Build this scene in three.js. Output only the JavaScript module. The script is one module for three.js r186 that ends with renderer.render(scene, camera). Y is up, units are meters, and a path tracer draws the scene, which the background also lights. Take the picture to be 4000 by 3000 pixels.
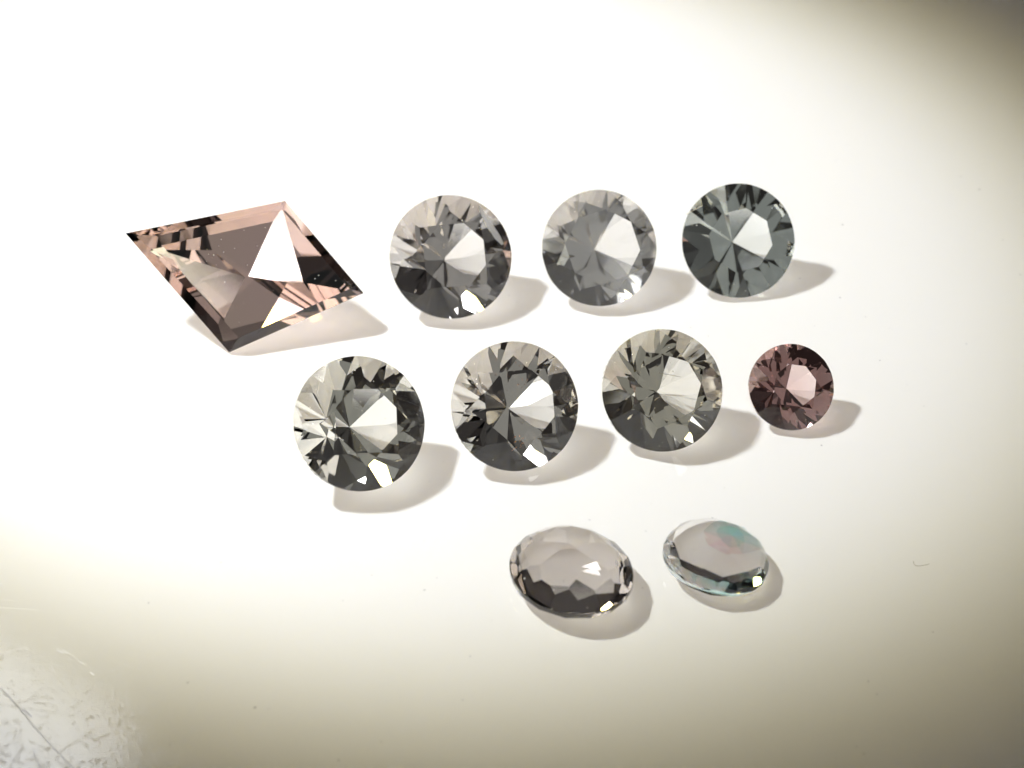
import * as THREE from 'three';
import { mergeGeometries } from 'three/addons/utils/BufferGeometryUtils.js';
import { RectAreaLightUniformsLib } from 'three/addons/lights/RectAreaLightUniformsLib.js';

// ---------------------------------------------------------------- camera, room, lamps, exposure
const W = 1024, H = 768, MM = 0.001, PX = 80;                       // 80 photo pixels (of 4000) are one millimetre at the frame's centre
const ELEV = THREE.MathUtils.degToRad(44), DIST = 100 * MM;
const camera = new THREE.PerspectiveCamera(2 * THREE.MathUtils.radToDeg(Math.atan(18.75 / 100)), W / H, 0.005, 20);
camera.position.set(0, Math.sin(ELEV) * DIST, Math.cos(ELEV) * DIST);
camera.lookAt(0, 0, 0);
camera.updateMatrixWorld(true);
camera.focus = 0.097; camera.userData.fStop = camera.getFocalLength() / 1.1;   // a small aperture: the far row is a touch soft

const scene = new THREE.Scene();
scene.background = new THREE.Color(0.022, 0.020, 0.020);             // the dim room around
const renderer = new THREE.WebGLRenderer({ antialias: true });
renderer.setSize(W, H);
renderer.toneMapping = THREE.LinearToneMapping;
renderer.toneMappingExposure = 1;
renderer.shadowMap.enabled = true;
RectAreaLightUniformsLib.init();

// the pen torch: a bluish core inside a yellow rimmed beam
const TORCH_AT = new THREE.Vector3(-86.3, 126.1, -41.9).multiplyScalar(MM), TORCH_TO = new THREE.Vector3(-10.0, 0, -13.7).multiplyScalar(MM);
const BEAM_EDGE = { color: [1.0, 0.86, 0.14], intensity: 0.062, angle: 12.95 * Math.PI / 180, penumbra: 0.1, radius: 5.5 * MM };
const BEAM_CORE = { color: [0.62, 0.72, 1.0], intensity: 0.160, angle: 12.2 * Math.PI / 180, penumbra: 0.2, radius: 5.5 * MM };
// the ceiling panel whose reflection shows in the near left corner
const PANEL_AT = new THREE.Vector3(-0.330, 0.947, -0.643), PANEL_SIZE = 0.15, PANEL_LIGHT = 10.5;

// an added dim glowing panel behind the camera, lifts the dark facets
const FILL_PANEL_AT = new THREE.Vector3(0, 0.75, 1.3), FILL_PANEL_SIZE = [2.2, 1.4], FILL_PANEL_LIGHT = 0.22;

const rng = (s) => () => { s |= 0; s = (s + 0x6D2B79F5) | 0; let t = Math.imul(s ^ (s >>> 15), 1 | s); t = (t + Math.imul(t ^ (t >>> 7), 61 | t)) ^ t; return ((t ^ (t >>> 14)) >>> 0) / 4294967296; };
function tag(o, label, category, group) { o.userData = { label, category }; if (group) o.userData.group = group; return o; }
function shadowed(o) { o.traverse((m) => { if (m.isMesh) { m.castShadow = true; m.receiveShadow = true; } }); return o; }

function aimSpot(d, name) {
  const l = new THREE.SpotLight(new THREE.Color().setRGB(...d.color), d.intensity, 0, d.angle, d.penumbra, 2);
  l.name = name; l.castShadow = true; l.shadow.radius = d.radius / 0.02;
  const dir = TORCH_TO.clone().sub(TORCH_AT).normalize();
  l.position.copy(TORCH_AT);
  l.target.position.copy(TORCH_TO);
  scene.add(l, l.target);
}
aimSpot(BEAM_EDGE, 'torch_beam_edge'); aimSpot(BEAM_CORE, 'torch_beam_core');
{
  const torch = new THREE.Group(); torch.name = 'pen_torch';
  torch.position.copy(TORCH_AT).addScaledVector(TORCH_AT.clone().sub(TORCH_TO).normalize(), 10 * MM); torch.lookAt(TORCH_TO);
  const metal = new THREE.MeshStandardMaterial({ color: 0x17181a, metalness: 0.6, roughness: 0.45 });
  const body = new THREE.Mesh(new THREE.LatheGeometry([[0, -0.09], [0.009, -0.09], [0.010, -0.088], [0.010, -0.02], [0.0125, -0.012], [0.0125, 0], [0.0108, 0], [0.0108, -0.004], [0, -0.004]].map((p) => new THREE.Vector2(...p)), 48).rotateX(Math.PI / 2), metal);
  body.name = 'barrel';
  const lens = new THREE.Mesh(new THREE.CylinderGeometry(0.0106, 0.0106, 0.001, 48).rotateX(Math.PI / 2).translate(0, 0, -0.003), new THREE.MeshStandardMaterial({ color: 0xffffff, emissive: 0xffffff, emissiveIntensity: 2 }));
  lens.name = 'lamp_lens';
  torch.add(body, lens);
  scene.add(shadowed(tag(torch, 'slim black pen torch held above and left of the stones, shining on them', 'torch')));
  const panel = new THREE.Group(); panel.name = 'ceiling_light';
  panel.position.copy(PANEL_AT); panel.lookAt(-0.02, 0, 0.02); panel.rotateZ(0.7);
  const s = PANEL_SIZE;
  const frame = new THREE.Mesh(new THREE.BoxGeometry(s + 0.04, s + 0.04, 0.03).translate(0, 0, -0.02), new THREE.MeshStandardMaterial({ color: 0xdddddd, roughness: 0.6 }));
  frame.name = 'housing';
  const glow = new THREE.Mesh(new THREE.BoxGeometry(s, s, 0.004).translate(0, 0, -0.0025), new THREE.MeshStandardMaterial({ color: 0xffffff, emissive: 0xf4f8ff, emissiveIntensity: 1 }));
  glow.name = 'diffuser';
  panel.add(frame, glow);
  scene.add(shadowed(tag(panel, 'square white ceiling light panel mirrored in the near left corner of the surface', 'ceiling light')));
  const a = new THREE.RectAreaLight(new THREE.Color().setRGB(0.95, 0.98, 1.0), PANEL_LIGHT, s, s);
  a.name = 'ceiling_light_glow';
  a.position.copy(PANEL_AT); a.lookAt(-0.02, 0, 0.02); a.rotateZ(0.7); a.translateZ(-0.004);
  scene.add(a);

  // added fill panel behind the camera, framed, for the dark facets to mirror
  const fillPanel = new THREE.Group(); fillPanel.name = 'added_fill_panel';
  fillPanel.position.copy(FILL_PANEL_AT); fillPanel.lookAt(0, 0, 0);
  const [ww, wh] = FILL_PANEL_SIZE, bar = new THREE.MeshStandardMaterial({ color: 0xe8e6e0, roughness: 0.6 });
  const bars = [[0, wh / 2 + 0.03, ww + 0.12, 0.06], [0, -wh / 2 - 0.03, ww + 0.12, 0.06], [-ww / 2 - 0.03, 0, 0.06, wh], [ww / 2 + 0.03, 0, 0.06, wh]];
  for (const [x, y, bw, bh] of bars) { const b = new THREE.Mesh(new THREE.BoxGeometry(bw, bh, 0.05).translate(x, y, 0), bar); b.name = 'fill_panel_bar'; fillPanel.add(b); }
  const pane = new THREE.Mesh(new THREE.BoxGeometry(ww, wh, 0.01).translate(0, 0, -0.012), new THREE.MeshStandardMaterial({ color: 0x404448, emissive: 0xe8f2f4, emissiveIntensity: 0.03, roughness: 0.5 }));
  pane.name = 'fill_panel_face'; fillPanel.add(pane);
  scene.add(shadowed(tag(fillPanel, 'added unseen fill panel behind the camera, mirrored dimly in the dark facets', 'window')));
  const wl = new THREE.RectAreaLight(new THREE.Color().setRGB(0.98, 1.0, 0.98), FILL_PANEL_LIGHT, ww, wh);
  wl.name = 'fill_panel_light'; wl.position.copy(FILL_PANEL_AT); wl.lookAt(0, 0, 0); wl.translateZ(-0.002);
  scene.add(wl);
}

// ---------------------------------------------------------------- the white surface
const SPAN = 0.066;                                                   // metres that one texture covers
{
  const N = 2048, r = rng(7);
  const plot = (x, z) => [(x / SPAN + 0.5) * N, (z / SPAN + 0.5) * N];
  const ground = (px, py) => {                                        // photo pixel -> metres on the surface
    const p = pixelRay(px, py), t = -p.o.y / p.d.y; return [p.o.x + p.d.x * t, p.o.z + p.d.z * t];
  };
  const height = document.createElement('canvas'); height.width = height.height = N;
  const hc = height.getContext('2d'); hc.fillStyle = 'rgb(128,128,128)'; hc.fillRect(0, 0, N, N);
  const color = document.createElement('canvas'); color.width = color.height = N;
  const cc = color.getContext('2d'); cc.fillStyle = 'rgb(246,246,246)'; cc.fillRect(0, 0, N, N);
  const scratch = (c, pts, style, width) => { c.strokeStyle = style; c.lineWidth = width; c.lineCap = 'round'; c.beginPath(); pts.forEach(([x, y], i) => (i ? c.lineTo(x, y) : c.moveTo(x, y))); c.stroke(); };
  const wander = (x, y, a, len, bend) => { const o = [[x, y]]; const n = Math.max(3, len / 6 | 0); for (let i = 0; i < n; i++) { a += (r() - 0.5) * bend; x += Math.cos(a) * len / n; y += Math.sin(a) * len / n; o.push([x, y]); } return o; };
  for (let i = 0; i < 5200; i++) {                                    // fine handling scratches everywhere
    const k = 110 + r() * 40 | 0;
    scratch(hc, wander(r() * N, r() * N, r() * 7, 6 + r() * r() * 50, 0.25), `rgba(${k},${k},${k},${0.25 + r() * 0.3})`, 0.8 + r() * 0.8);
  }
  for (let i = 0; i < 1500; i++) {                                    // many more in the worn near left corner
    const [x, y] = plot(...ground(-250 + r() * r() * 1100, 3150 - r() * r() * 700)), k = r() < 0.5 ? 70 : 180;
    scratch(hc, wander(x, y, -0.8 + r() * 1.4 + (r() < 0.25 ? 1.6 : 0), 3 + r() * r() * r() * 40, 0.5), `rgba(${k},${k},${k},${0.2 + r() * 0.45})`, 0.8 + r() * 1.2);
  }
  const marks = [[[0, 2680], [70, 2755], [130, 2830], [235, 2945], [330, 3040]], [[90, 2765], [122, 2795]], [[130, 2920], [158, 3010]], [[455, 2655], [445, 2700], [447, 2735]], [[505, 2680], [498, 2750]], [[20, 2340], [60, 2345]], [[0, 2370], [160, 2380]], [[0, 2275], [18, 2281]], [[580, 2275], [610, 2325]], [[0, 2755], [90, 2765], [240, 2795]], [[400, 2960], [405, 3000]], [[600, 2940], [620, 3000]]];
  marks.forEach((m, i) => {
    const p = m.map(([x, y]) => plot(...ground(x, y)));
    scratch(hc, p, i < 3 ? 'rgb(108,108,108)' : 'rgb(141,141,141)', i < 2 ? 1.8 : 1.1);
    if (i < 3) scratch(cc, p, 'rgba(120,120,150,0.4)', i === 1 ? 3.5 : 1.6);
  });
  for (let i = 0; i < 260; i++) {                                     // dust specks and dull blotches
    const x = r() * N, y = r() * N, k = 150 + r() * 60 | 0;
    cc.fillStyle = `rgba(${k},${k},${k + 6},${0.25 + r() * 0.4})`; cc.beginPath(); cc.ellipse(x, y, 0.6 + r() * 1.5, 0.6 + r(), r() * 3, 0, 7); cc.fill();
  }
  const asTexture = (canvas, srgb) => { const t = new THREE.CanvasTexture(canvas); t.wrapS = t.wrapT = THREE.MirroredRepeatWrapping; t.flipY = false; if (srgb) t.colorSpace = THREE.SRGBColorSpace; return t; };
  const size = 0.5, g = new THREE.PlaneGeometry(size, size).rotateX(-Math.PI / 2), pos = g.attributes.position, uv = g.attributes.uv;
  for (let i = 0; i < pos.count; i++) uv.setXY(i, pos.getX(i) / SPAN + 0.5, pos.getZ(i) / SPAN + 0.5);
  // opal plastic: a clear gloss skin, the milky sheet under it, and an added base, tinted warm to bounce light into the shadows
  const surface = new THREE.Group(); surface.name = 'ground'; surface.userData = { kind: 'structure', label: 'glossy white scratched opal plastic surface under the gemstones' };
  const skin = new THREE.Mesh(g, new THREE.MeshPhysicalMaterial({ color: 0xffffff, transmission: 1, thickness: 0, roughness: 0.10, ior: 1.5, bumpMap: asTexture(height, false), bumpScale: 0.00002 }));
  skin.name = 'gloss_skin';
  const opal = new THREE.Mesh(g, new THREE.MeshPhysicalMaterial({ color: 0xffffff, map: asTexture(color, true), transmission: 0.56, thickness: 0, roughness: 1, ior: 1.02 }));
  opal.name = 'opal_sheet'; opal.position.y = -0.0001;
  const fill_backing = new THREE.Mesh(new THREE.BoxGeometry(size, 0.004, size), new THREE.MeshStandardMaterial({ color: 0xf6eadf, roughness: 1 }));
  fill_backing.name = 'fill_backing'; fill_backing.position.y = -0.0045 - 0.002;
  surface.add(skin, opal, fill_backing);
  scene.add(shadowed(surface));
}

// ---------------------------------------------------------------- geometry helpers
function pixelRay(px, py) {
  const e = camera.matrixWorld.elements, r = new THREE.Vector3(e[0], e[1], e[2]), u = new THREE.Vector3(e[4], e[5], e[6]), f = new THREE.Vector3(-e[8], -e[9], -e[10]);
  const d = f.multiplyScalar(100).addScaledVector(r, (px - 2000) / PX).addScaledVector(u, -(py - 1500) / PX).normalize();
  return { o: camera.position.clone(), d };
}
// A cut stone is what is left inside its facet planes: each plane [nx, ny, nz, distance] in units of the stone's width.
function cutStone(planes) {
  const key = new Map(), verts = [], faces = [];
  const at = (p) => { const k = p.map((c) => Math.round(c * 2e4)).join(); if (!key.has(k)) { key.set(k, verts.length); verts.push(p); } return key.get(k); };
  planes.forEach((P, i) => {
    const n = new THREE.Vector3(P[0], P[1], P[2]), a = new THREE.Vector3(Math.abs(n.y) < 0.9 ? 0 : 1, Math.abs(n.y) < 0.9 ? 1 : 0, 0).cross(n).normalize(), b = n.clone().cross(a);
    let poly = [[-1, -1], [1, -1], [1, 1], [-1, 1]].map(([s, t]) => n.clone().multiplyScalar(P[3]).addScaledVector(a, 3 * s).addScaledVector(b, 3 * t));
    planes.forEach((Q, j) => {
      if (i === j || poly.length < 3) return;
      const out = [], dist = (v) => Q[0] * v.x + Q[1] * v.y + Q[2] * v.z - Q[3];
      poly.forEach((v, k) => {
        const w = poly[(k + 1) % poly.length], dv = dist(v), dw = dist(w);
        if (dv <= 1e-9) out.push(v);
        if ((dv < -1e-9 && dw > 1e-9) || (dv > 1e-9 && dw < -1e-9)) out.push(v.clone().lerp(w, dv / (dv - dw)));
      });
      poly = out;
    });
    if (poly.length < 3) return;
    const ids = poly.map((v) => at([v.x, v.y, v.z])).filter((v, k, all) => v !== all[(k + 1) % all.length]);
    if (ids.length > 2) faces.push(ids);
  });
  const p = [];
  for (const f of faces) for (let k = 1; k + 1 < f.length; k++) p.push(...verts[f[0]], ...verts[f[k]], ...verts[f[k + 1]]);
  const g = new THREE.BufferGeometry();
  g.setAttribute('position', new THREE.Float32BufferAttribute(p, 3));
  g.computeVertexNormals();
  return g;
}
const D2R = Math.PI / 180;
// plane whose normal leans `tilt` degrees out of the axis towards azimuth `az`, through the point (radius r at that azimuth, height h)
const facet = (az, tilt, r, h) => { const s = Math.sin(tilt * D2R), c = Math.cos(tilt * D2R); return [s * Math.cos(az * D2R), c, s * Math.sin(az * D2R), s * r + c * h]; };

function roundBrilliant({ pav = 42.5, crown = 34, table = 0.57, girdle = 0.035, seed = 1, jitter = 0.5, lower = 1.6, star = 20 }) {
  const r = rng(seed), j = (k = 1) => (r() - 0.5) * 2 * jitter * k, P = [];
  const rt = table / 2, ht = girdle / 2 + (0.5 - rt) * Math.tan(crown * D2R);
  P.push(facet(0, 0, 0, ht));
  for (let k = 0; k < 8; k++) {
    const a = k * 45;
    P.push(facet(a + j(), crown + j(), 0.5, girdle / 2 + j() * 0.002));
    P.push(facet(a + 22.5 + j(), star + j(), rt * Math.cos(22.5 * D2R), ht + j() * 0.002));
    for (const s of [-1, 1]) P.push(facet(a + s * 11.25 + j(), crown + 6.5 + j(), 0.4985, girdle / 2));
    P.push(facet(a + j(), 180 - pav + j(0.6), 0.5, -girdle / 2 + j() * 0.002));
    for (const s of [-1, 1]) P.push(facet(a + s * 11.25 + j(), 180 - pav - lower + j(0.6), 0.4985, -girdle / 2));
  }
  for (let k = 0; k < 64; k++) P.push(facet(k * 5.625, 90, 0.4985, 0));
  return cutStone(P);
}
// low oval rose cut: a faceted dome of three tiers over a shallow faceted back
function roseOval(p) {
  const r = rng(p.seed), j = (k = 1) => (r() - 0.5) * 2 * k * p.jitter, P = [];
  const edge = (az) => 0.5 * Math.hypot(Math.cos(az * D2R), Math.sin(az * D2R) * p.aspect);   // how far the oval reaches in that direction
  const add = (az, tilt, k, h) => P.push(facet(az, tilt, edge(az) * k, h));
  if (p.table) P.push(facet(0, 0, 0, p.table));
  for (const [tilt, k, h, m, o] of [[p.t0, 1, p.g / 2, 16, p.o0], [p.t1, p.k1, p.h1, 12, p.o1], [p.t2, p.k2, p.h2, 6, p.o2]]) for (let i = 0; i < m; i++) add((i + o) * 360 / m + j(3), tilt + j(), k, h + j(0.003));
  for (const [tilt, k, h, m, o] of [[p.b0, 1, -p.g / 2, 16, p.o3], [p.b1, p.kb, -p.hb, 8, p.o4]]) for (let i = 0; i < m; i++) add((i + o) * 360 / m + j(3), 180 - tilt + j(), k, h);
  P.push(facet(0, 180, 0, -p.depth));
  for (let k = 0; k < 72; k++) add(k * 5, 90, 0.998, 0);
  return cutStone(P);
}

// ---------------------------------------------------------------- the stones
function gem(name, label, geometry, width, material) {
  const o = new THREE.Group(); o.name = name; tag(o, label, 'gemstone');
  const stone = new THREE.Mesh(geometry.clone().scale(width, width, width), material); stone.name = 'cut_stone';
  o.add(stone); o.userData.width = width;
  scene.add(shadowed(o));
  return o;
}
const glass = (rgb, mm, roughness = 0.015, ior = 1.555) => new THREE.MeshPhysicalMaterial({ color: 0xffffff, roughness, transmission: 1, thickness: 0.005, ior, attenuationColor: new THREE.Color().setRGB(...rgb), attenuationDistance: mm * MM });
// stands the stone so that its axis points along `axis`, spun by `spin` degrees, its lowest point on the surface and its girdle's middle seen at the photo pixel
function rest(o, axis, spin, px, py) {
  const q = new THREE.Quaternion().setFromUnitVectors(new THREE.Vector3(0, 1, 0), axis).multiply(new THREE.Quaternion().setFromAxisAngle(new THREE.Vector3(0, 1, 0), spin * D2R));
  o.quaternion.copy(q);
  const v = new THREE.Vector3(), pos = o.children[0].geometry.attributes.position; let low = 0;
  for (let i = 0; i < pos.count; i++) low = Math.min(low, v.fromBufferAttribute(pos, i).applyQuaternion(q).y);
  const { o: from, d } = pixelRay(px, py), t = (-low + 0.00001 - from.y) / d.y;
  o.position.copy(from).addScaledVector(d, t);
}
// the point of a stone's own space that a photo pixel looks at, on the level h (in stone widths) above its girdle
function within(o, px, py, h) {
  o.updateMatrixWorld(true);
  const inv = o.matrixWorld.clone().invert(), r = pixelRay(px, py), a = r.o.applyMatrix4(inv), d = r.d.transformDirection(inv), t = (h * o.userData.width - a.y) / d.y;
  return a.addScaledVector(d, t);
}
function part(o, name, geometry, material, kind) { const m = new THREE.Mesh(geometry, material); m.name = name; if (kind) m.userData.kind = kind; o.add(m); return shadowed(m); }
// a few flakes of dust that lie on the facets the camera sees
const dustMaterial = new THREE.MeshStandardMaterial({ color: 0xd8d4cc, roughness: 0.9 }), caster = new THREE.Raycaster();
function dust(o, px, py, w, h, n, seed) {
  o.updateMatrixWorld(true);
  const r = rng(seed), inv = o.matrixWorld.clone().invert(), flakes = [];
  while (n-- > 0) {
    const a = r() * 2 * Math.PI, k = Math.sqrt(r()) * 0.94, ray = pixelRay(px + w / 2 * k * Math.cos(a), py + h / 2 * k * Math.sin(a));
    caster.set(ray.o, ray.d);
    const hit = caster.intersectObject(o.children[0], false)[0];
    if (!hit) continue;
    const p = hit.point.clone().applyMatrix4(inv).addScaledVector(hit.face.normal, 0.003 * MM), q = new THREE.Quaternion().setFromUnitVectors(new THREE.Vector3(0, 1, 0), hit.face.normal), s = (0.012 + 0.030 * r() * r()) * MM;
    flakes.push(new THREE.IcosahedronGeometry(1, 0).scale(s * (0.6 + r()), 0.004 * MM, s).rotateY(r() * 7).applyQuaternion(q).translate(p.x, p.y, p.z));
  }
  if (flakes.length) part(o, 'dust_specks', mergeGeometries(flakes), dustMaterial, 'stuff');
}
function facing(px, py, right, up) {                                  // a direction that leans from the line of sight by these degrees
  const { d } = pixelRay(px, py), r = new THREE.Vector3().crossVectors(d, new THREE.Vector3(0, 1, 0)).normalize(), u = new THREE.Vector3().crossVectors(r, d);
  return d.clone().negate().addScaledVector(r, Math.tan(right * D2R)).addScaledVector(u, Math.tan(up * D2R)).normalize();
}

const ROUNDS = [
  // name, label, centre x, y, width in photo pixels, tilt right, tilt up, spin, cut, colour, colour depth
  ['round_gemstone', 'grey violet round brilliant with a feather-like fracture, nearest the pink lozenge in the back row', 1759, 1004, 500, 10.25, 4.80, 33.42, { pav: 44.744, crown: 36.839, table: 0.535, lower: 0.874, star: 22.097, girdle: 0.048, jitter: 0.633, seed: 4646 }, [0.83, 0.75, 0.69], 11],
  ['round_gemstone', 'palest smoky round brilliant with soft hazy facets in the middle of the back row', 2340, 969, 472, 10.02, 2.85, 44.55, { pav: 42.998, crown: 41.302, table: 0.65, lower: 1.118, star: 21.398, girdle: 0.042, jitter: 0.343, seed: 3522 }, [0.89, 0.82, 0.75], 14],
  ['round_gemstone', 'dark green grey round brilliant at the right end of the back row', 2884, 940, 466, 11.17, 3.60, 38.26, { pav: 42.645, crown: 22.125, table: 0.566, lower: 2.158, star: 23.445, girdle: 0.035, jitter: 0.171, seed: 344 }, [0.62, 0.68, 0.60], 12],
  ['round_gemstone', 'greenish grey round brilliant with sharp dark facets, first in the middle row below the lozenge', 1402, 1655, 502, 15.94, 4.73, 32.45, { pav: 46.686, crown: 37.164, table: 0.5, lower: 2.082, star: 23.223, girdle: 0.036, jitter: 0.566, seed: 502 }, [0.86, 0.82, 0.69], 12],
  ['round_gemstone', 'clear grey round brilliant with tiny copper specks inside, second in the middle row', 2010, 1587, 486, 11.97, 2.83, 32.04, { pav: 45.476, crown: 36.604, table: 0.573, lower: 1.629, star: 23.813, girdle: 0.027, jitter: 0.825, seed: 66 }, [0.84, 0.77, 0.67], 11],
  ['round_gemstone', 'olive brown round brilliant with a needle inclusion, beside the small red stone', 2586, 1525, 464, 11.55, 3.82, 10.55, { pav: 43.751, crown: 42.382, table: 0.549, lower: 0.866, star: 21.878, girdle: 0.039, jitter: 0.836, seed: 3512 }, [0.79, 0.72, 0.55], 12],
  ['round_gemstone', 'smallest round brilliant, dusky red, at the right end of the middle row', 3090, 1512, 332, 13.49, 7.15, 17.59, { pav: 42.089, crown: 36.105, table: 0.508, lower: 1.601, star: 21.956, girdle: 0.035, jitter: 0.204, seed: 777 }, [0.74, 0.36, 0.32], 7],
];
const needle = new THREE.MeshStandardMaterial({ color: 0xd9cdb8, roughness: 0.5 });
ROUNDS.forEach(([name, label, x, y, w, right, up, spin, cut, rgb, mm], i) => {
  const g = gem(i ? `${name}_${String(i).padStart(3, '0')}` : name, label, roundBrilliant(cut), w / PX * MM, glass(rgb, mm, i === 1 ? 0.09 : 0.015));
  rest(g, facing(x, y, right, up), spin, x, y);
  dust(g, x, y, w, w, [16, 8, 9, 26, 20, 16, 6][i], 31 + i);
  const line = (a, b, h0, h1, rad, name, m) => { const p = within(g, ...a, h0), q = within(g, ...b, h1); part(g, name, new THREE.TubeGeometry(new THREE.LineCurve3(p, q), 1, rad * MM, 6), m); };
  if (i === 0) {                                                      // the bright feather under the crown, on the right
    const pts = [[1872, 805], [1890, 850], [1912, 890], [1938, 930], [1958, 958]], rows = [0.07, 0.075, 0.07, 0.06, 0.05], pos = [], idx = [];
    pts.forEach(([px, py], k) => { const hw = [2, 9, 13, 12, 4][k]; for (const sgn of [-1, 1]) pos.push(...within(g, px + sgn * hw, py - sgn * hw * 0.5, rows[k] - sgn * 0.012).toArray()); });
    for (let k = 0; k < 4; k++) idx.push(2 * k, 2 * k + 1, 2 * k + 2, 2 * k + 1, 2 * k + 3, 2 * k + 2);
    const fg = new THREE.BufferGeometry(); fg.setAttribute('position', new THREE.Float32BufferAttribute(pos, 3)); fg.setIndex(idx); fg.computeVertexNormals();
    part(g, 'feather_fracture', fg, new THREE.MeshPhysicalMaterial({ color: 0xffffff, roughness: 0.8, transmission: 0.5, thickness: 0 })).userData.label = 'bright feather-like fracture inside the stone';
  }
  if (i === 2) line([2678, 838], [2744, 803], 0.06, 0.12, 0.012, 'needle_inclusion', needle);
  if (i === 5) { line([2572, 1458], [2652, 1474], 0.1, 0.04, 0.011, 'needle_inclusion', needle); }
  if (i === 4) {                                                      // copper specks
    const r = rng(5), bits = [];
    for (let k = 0; k < 16; k++) { const p = within(g, 2014 + (r() - 0.5) * 46, 1722 + (r() - 0.5) * 40, -0.04 - r() * 0.04), s = (0.014 + 0.022 * r()) * MM; bits.push(new THREE.IcosahedronGeometry(s, 0).scale(1, 0.4, 1).rotateX(r() * 3).rotateZ(r() * 3).translate(p.x, p.y, p.z)); }
    part(g, 'copper_inclusions', mergeGeometries(bits), new THREE.MeshStandardMaterial({ color: 0xe0a070, metalness: 0.9, roughness: 0.3 }), 'stuff');
  }
});

// colour zoning of the rough: pale yellow green at one end, peach pink over the rest
function zoned(g, from, to) {
  const p = g.attributes.position, c = [], green = [0.91, 0.93, 0.72], pink = [1.0, 0.89, 0.86];
  for (let i = 0; i < p.count; i++) {
    const t = ((p.getX(i) - from.x) * (to.x - from.x) + (p.getZ(i) - from.z) * (to.z - from.z)) / ((to.x - from.x) ** 2 + (to.z - from.z) ** 2), k = Math.min(1, Math.max(0, (t - 0.12) / 0.3));
    c.push(...green.map((v, n) => v + (pink[n] - v) * k));
  }
  g.setAttribute('color', new THREE.Float32BufferAttribute(c, 3));
  return g;
}
// the lozenge: its four girdle corners as seen, laid into the plane of its own tilt; each side has two crown and two back facets (angle, angle, turn)
{
  const cx = 980, cy = 1055, corners = [[478, 908], [1117, 778], [1432, 1148], [893, 1385]], width = 12 * MM;
  const axis = facing(cx, cy, -2.00, 2.25), q = new THREE.Quaternion().setFromUnitVectors(new THREE.Vector3(0, 1, 0), axis).invert(), c = pixelRay(cx, cy), mid = c.o.clone().addScaledVector(c.d, 0.1);
  const loc = corners.map(([x, y]) => { const { o, d } = pixelRay(x, y), t = mid.clone().sub(o).dot(axis) / d.dot(axis); return o.addScaledVector(d, t).sub(mid).applyQuaternion(q).divideScalar(width); });
  const cs = 0.1033, ps = 0.0712, P = [facet(0, 0, 0, 0.0508)], T = (a) => Math.tan(a * D2R);
  const sides = [
    { crown: [47.26, 39.97, 2.38], back: [49.81, 44.22, 0.14] },
    { crown: [50.41, 26.26, 2.78], back: [47.03, 38.80, -9.31] },
    { crown: [46.72, 18.21, -5.18], back: [50.05, 45.38, 8.42] },
    { crown: [30.00, 20.69, 6.11], back: [59.83, 40.48, 2.02] },
  ];
  sides.forEach(({ crown, back }, k) => {
    const a = loc[k], b = loc[(k + 1) % 4], az = Math.atan2(-(b.x - a.x), b.z - a.z) / D2R, s = Math.cos(az * D2R) * a.x + Math.sin(az * D2R) * a.z, A = s > 0 ? az : az + 180, R = Math.abs(s);
    P.push(facet(A, 90, R, 0), facet(A, crown[0], R, 0.01), facet(A + crown[2], crown[1], R - cs, 0.01 + cs * T(crown[0])), facet(A, 180 - back[0], R, -0.01), facet(A + back[2], 180 - back[1], R - ps, -0.01 - ps * T(back[0])));
  });
  const g = gem('lozenge_gemstone', 'large peach pink lozenge-cut gemstone with pale yellow green left tip', zoned(cutStone(P), loc[0], loc[2]), width, glass([0.96, 0.73, 0.68], 9));
  g.children[0].material.vertexColors = true;
  rest(g, axis, 0, cx, cy);
  dust(g, 1060, 1080, 700, 420, 40, 51);
}

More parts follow.
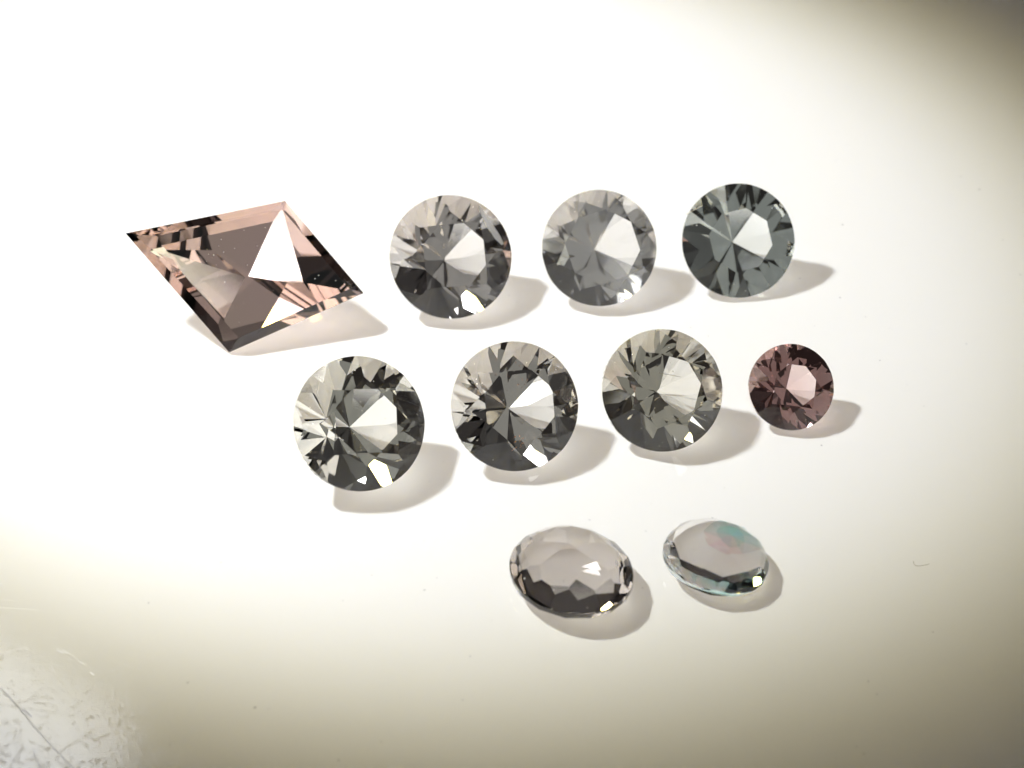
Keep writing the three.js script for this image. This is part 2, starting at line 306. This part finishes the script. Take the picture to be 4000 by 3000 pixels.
// the two flat ovals
{
  const a = gem('oval_gemstone', 'smoky pink oval rose-cut stone with star shaped facets, larger of the two ovals', roseOval({ g: 0.042, t0: 49.974, t1: 39.486, k1: 0.763, h1: 0.144, t2: 26, k2: 0.51, h2: 0.207, b0: 52.35, b1: 29.87, kb: 0.528, hb: 0.166, depth: 0.146, o0: 0.197, o1: 0.677, o2: 0.443, o3: 0.676, o4: 0.212, jitter: 0.634, aspect: 0.864, seed: 331 }), 452.3 / PX * MM, glass([0.96, 0.85, 0.80], 8));
  rest(a, new THREE.Vector3(-0.0316, 1, -0.0005).normalize(), -32.48, 2231, 2232);
  const b = gem('oval_gemstone_001', 'clear pinkish oval stone with teal and red shimmer inside, smaller of the two ovals', roseOval({ g: 0.035, t0: 66.994, t1: 40.488, k1: 0.928, h1: 0.107, t2: 11.701, k2: 0.644, h2: 0.17, b0: 39.461, b1: 27.144, kb: 0.828, hb: 0.078, depth: 0.06, o0: 0.601, o1: 0.576, o2: 0.024, o3: 0.796, o4: 0.242, jitter: 1.655, aspect: 0.9, table: 0.214, seed: 2274 }), 383.8 / PX * MM, glass([0.98, 0.89, 0.86], 8));
  rest(b, new THREE.Vector3(0.0744, 1, -0.0776).normalize(), -28.27, 2795, 2183);
  dust(a, 2230, 2250, 420, 320, 18, 61); dust(b, 2805, 2170, 360, 260, 8, 62);
  // iridescence painted into an added film inside the small oval: little planes, teal in the middle and pink towards one side
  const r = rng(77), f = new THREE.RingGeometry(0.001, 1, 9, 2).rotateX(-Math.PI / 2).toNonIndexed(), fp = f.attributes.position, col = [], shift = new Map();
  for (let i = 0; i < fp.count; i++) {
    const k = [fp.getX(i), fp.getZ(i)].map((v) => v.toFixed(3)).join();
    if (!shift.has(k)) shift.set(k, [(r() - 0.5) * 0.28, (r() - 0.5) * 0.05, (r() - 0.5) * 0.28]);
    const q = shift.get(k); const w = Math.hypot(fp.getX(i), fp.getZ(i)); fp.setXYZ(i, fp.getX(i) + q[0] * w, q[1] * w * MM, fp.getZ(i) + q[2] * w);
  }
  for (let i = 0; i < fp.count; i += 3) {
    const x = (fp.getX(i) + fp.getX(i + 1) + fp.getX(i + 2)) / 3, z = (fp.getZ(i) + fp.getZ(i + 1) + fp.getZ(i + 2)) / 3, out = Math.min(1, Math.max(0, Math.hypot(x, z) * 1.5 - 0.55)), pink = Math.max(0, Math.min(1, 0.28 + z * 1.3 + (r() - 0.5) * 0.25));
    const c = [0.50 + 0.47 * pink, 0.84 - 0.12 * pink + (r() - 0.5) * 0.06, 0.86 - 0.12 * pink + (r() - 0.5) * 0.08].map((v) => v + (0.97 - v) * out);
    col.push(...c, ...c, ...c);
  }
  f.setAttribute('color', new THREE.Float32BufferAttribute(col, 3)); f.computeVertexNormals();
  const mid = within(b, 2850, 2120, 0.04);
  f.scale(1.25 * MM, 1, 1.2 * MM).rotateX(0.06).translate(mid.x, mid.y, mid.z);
  part(b, 'painted_iridescence', f, new THREE.MeshPhysicalMaterial({ color: 0xffffff, vertexColors: true, transmission: 1, thickness: 0, roughness: 0.05, ior: 1.6 })).userData.label = 'painted teal and pink shimmer inside the stone';
}

// ---------------------------------------------------------------- lint
{
  const { o, d } = pixelRay(3598, 2208), p = o.clone().addScaledVector(d, -o.y / d.y), pts = [[-0.34, 0.10, -0.16], [-0.28, 0.03, 0.02], [-0.12, 0.02, 0.06], [0.1, 0.03, 0.03], [0.36, 0.05, -0.03]].map((v) => new THREE.Vector3(...v).multiplyScalar(MM));
  const f = new THREE.Mesh(new THREE.TubeGeometry(new THREE.CatmullRomCurve3(pts), 24, 0.010 * MM, 6), new THREE.MeshStandardMaterial({ color: 0x857f6c, roughness: 0.9 }));
  f.name = 'lint_fibre'; f.position.copy(p);
  scene.add(shadowed(tag(f, 'tiny curved dark lint fibre alone on the white surface, far right of the ovals', 'lint')));
}
renderer.render(scene, camera);
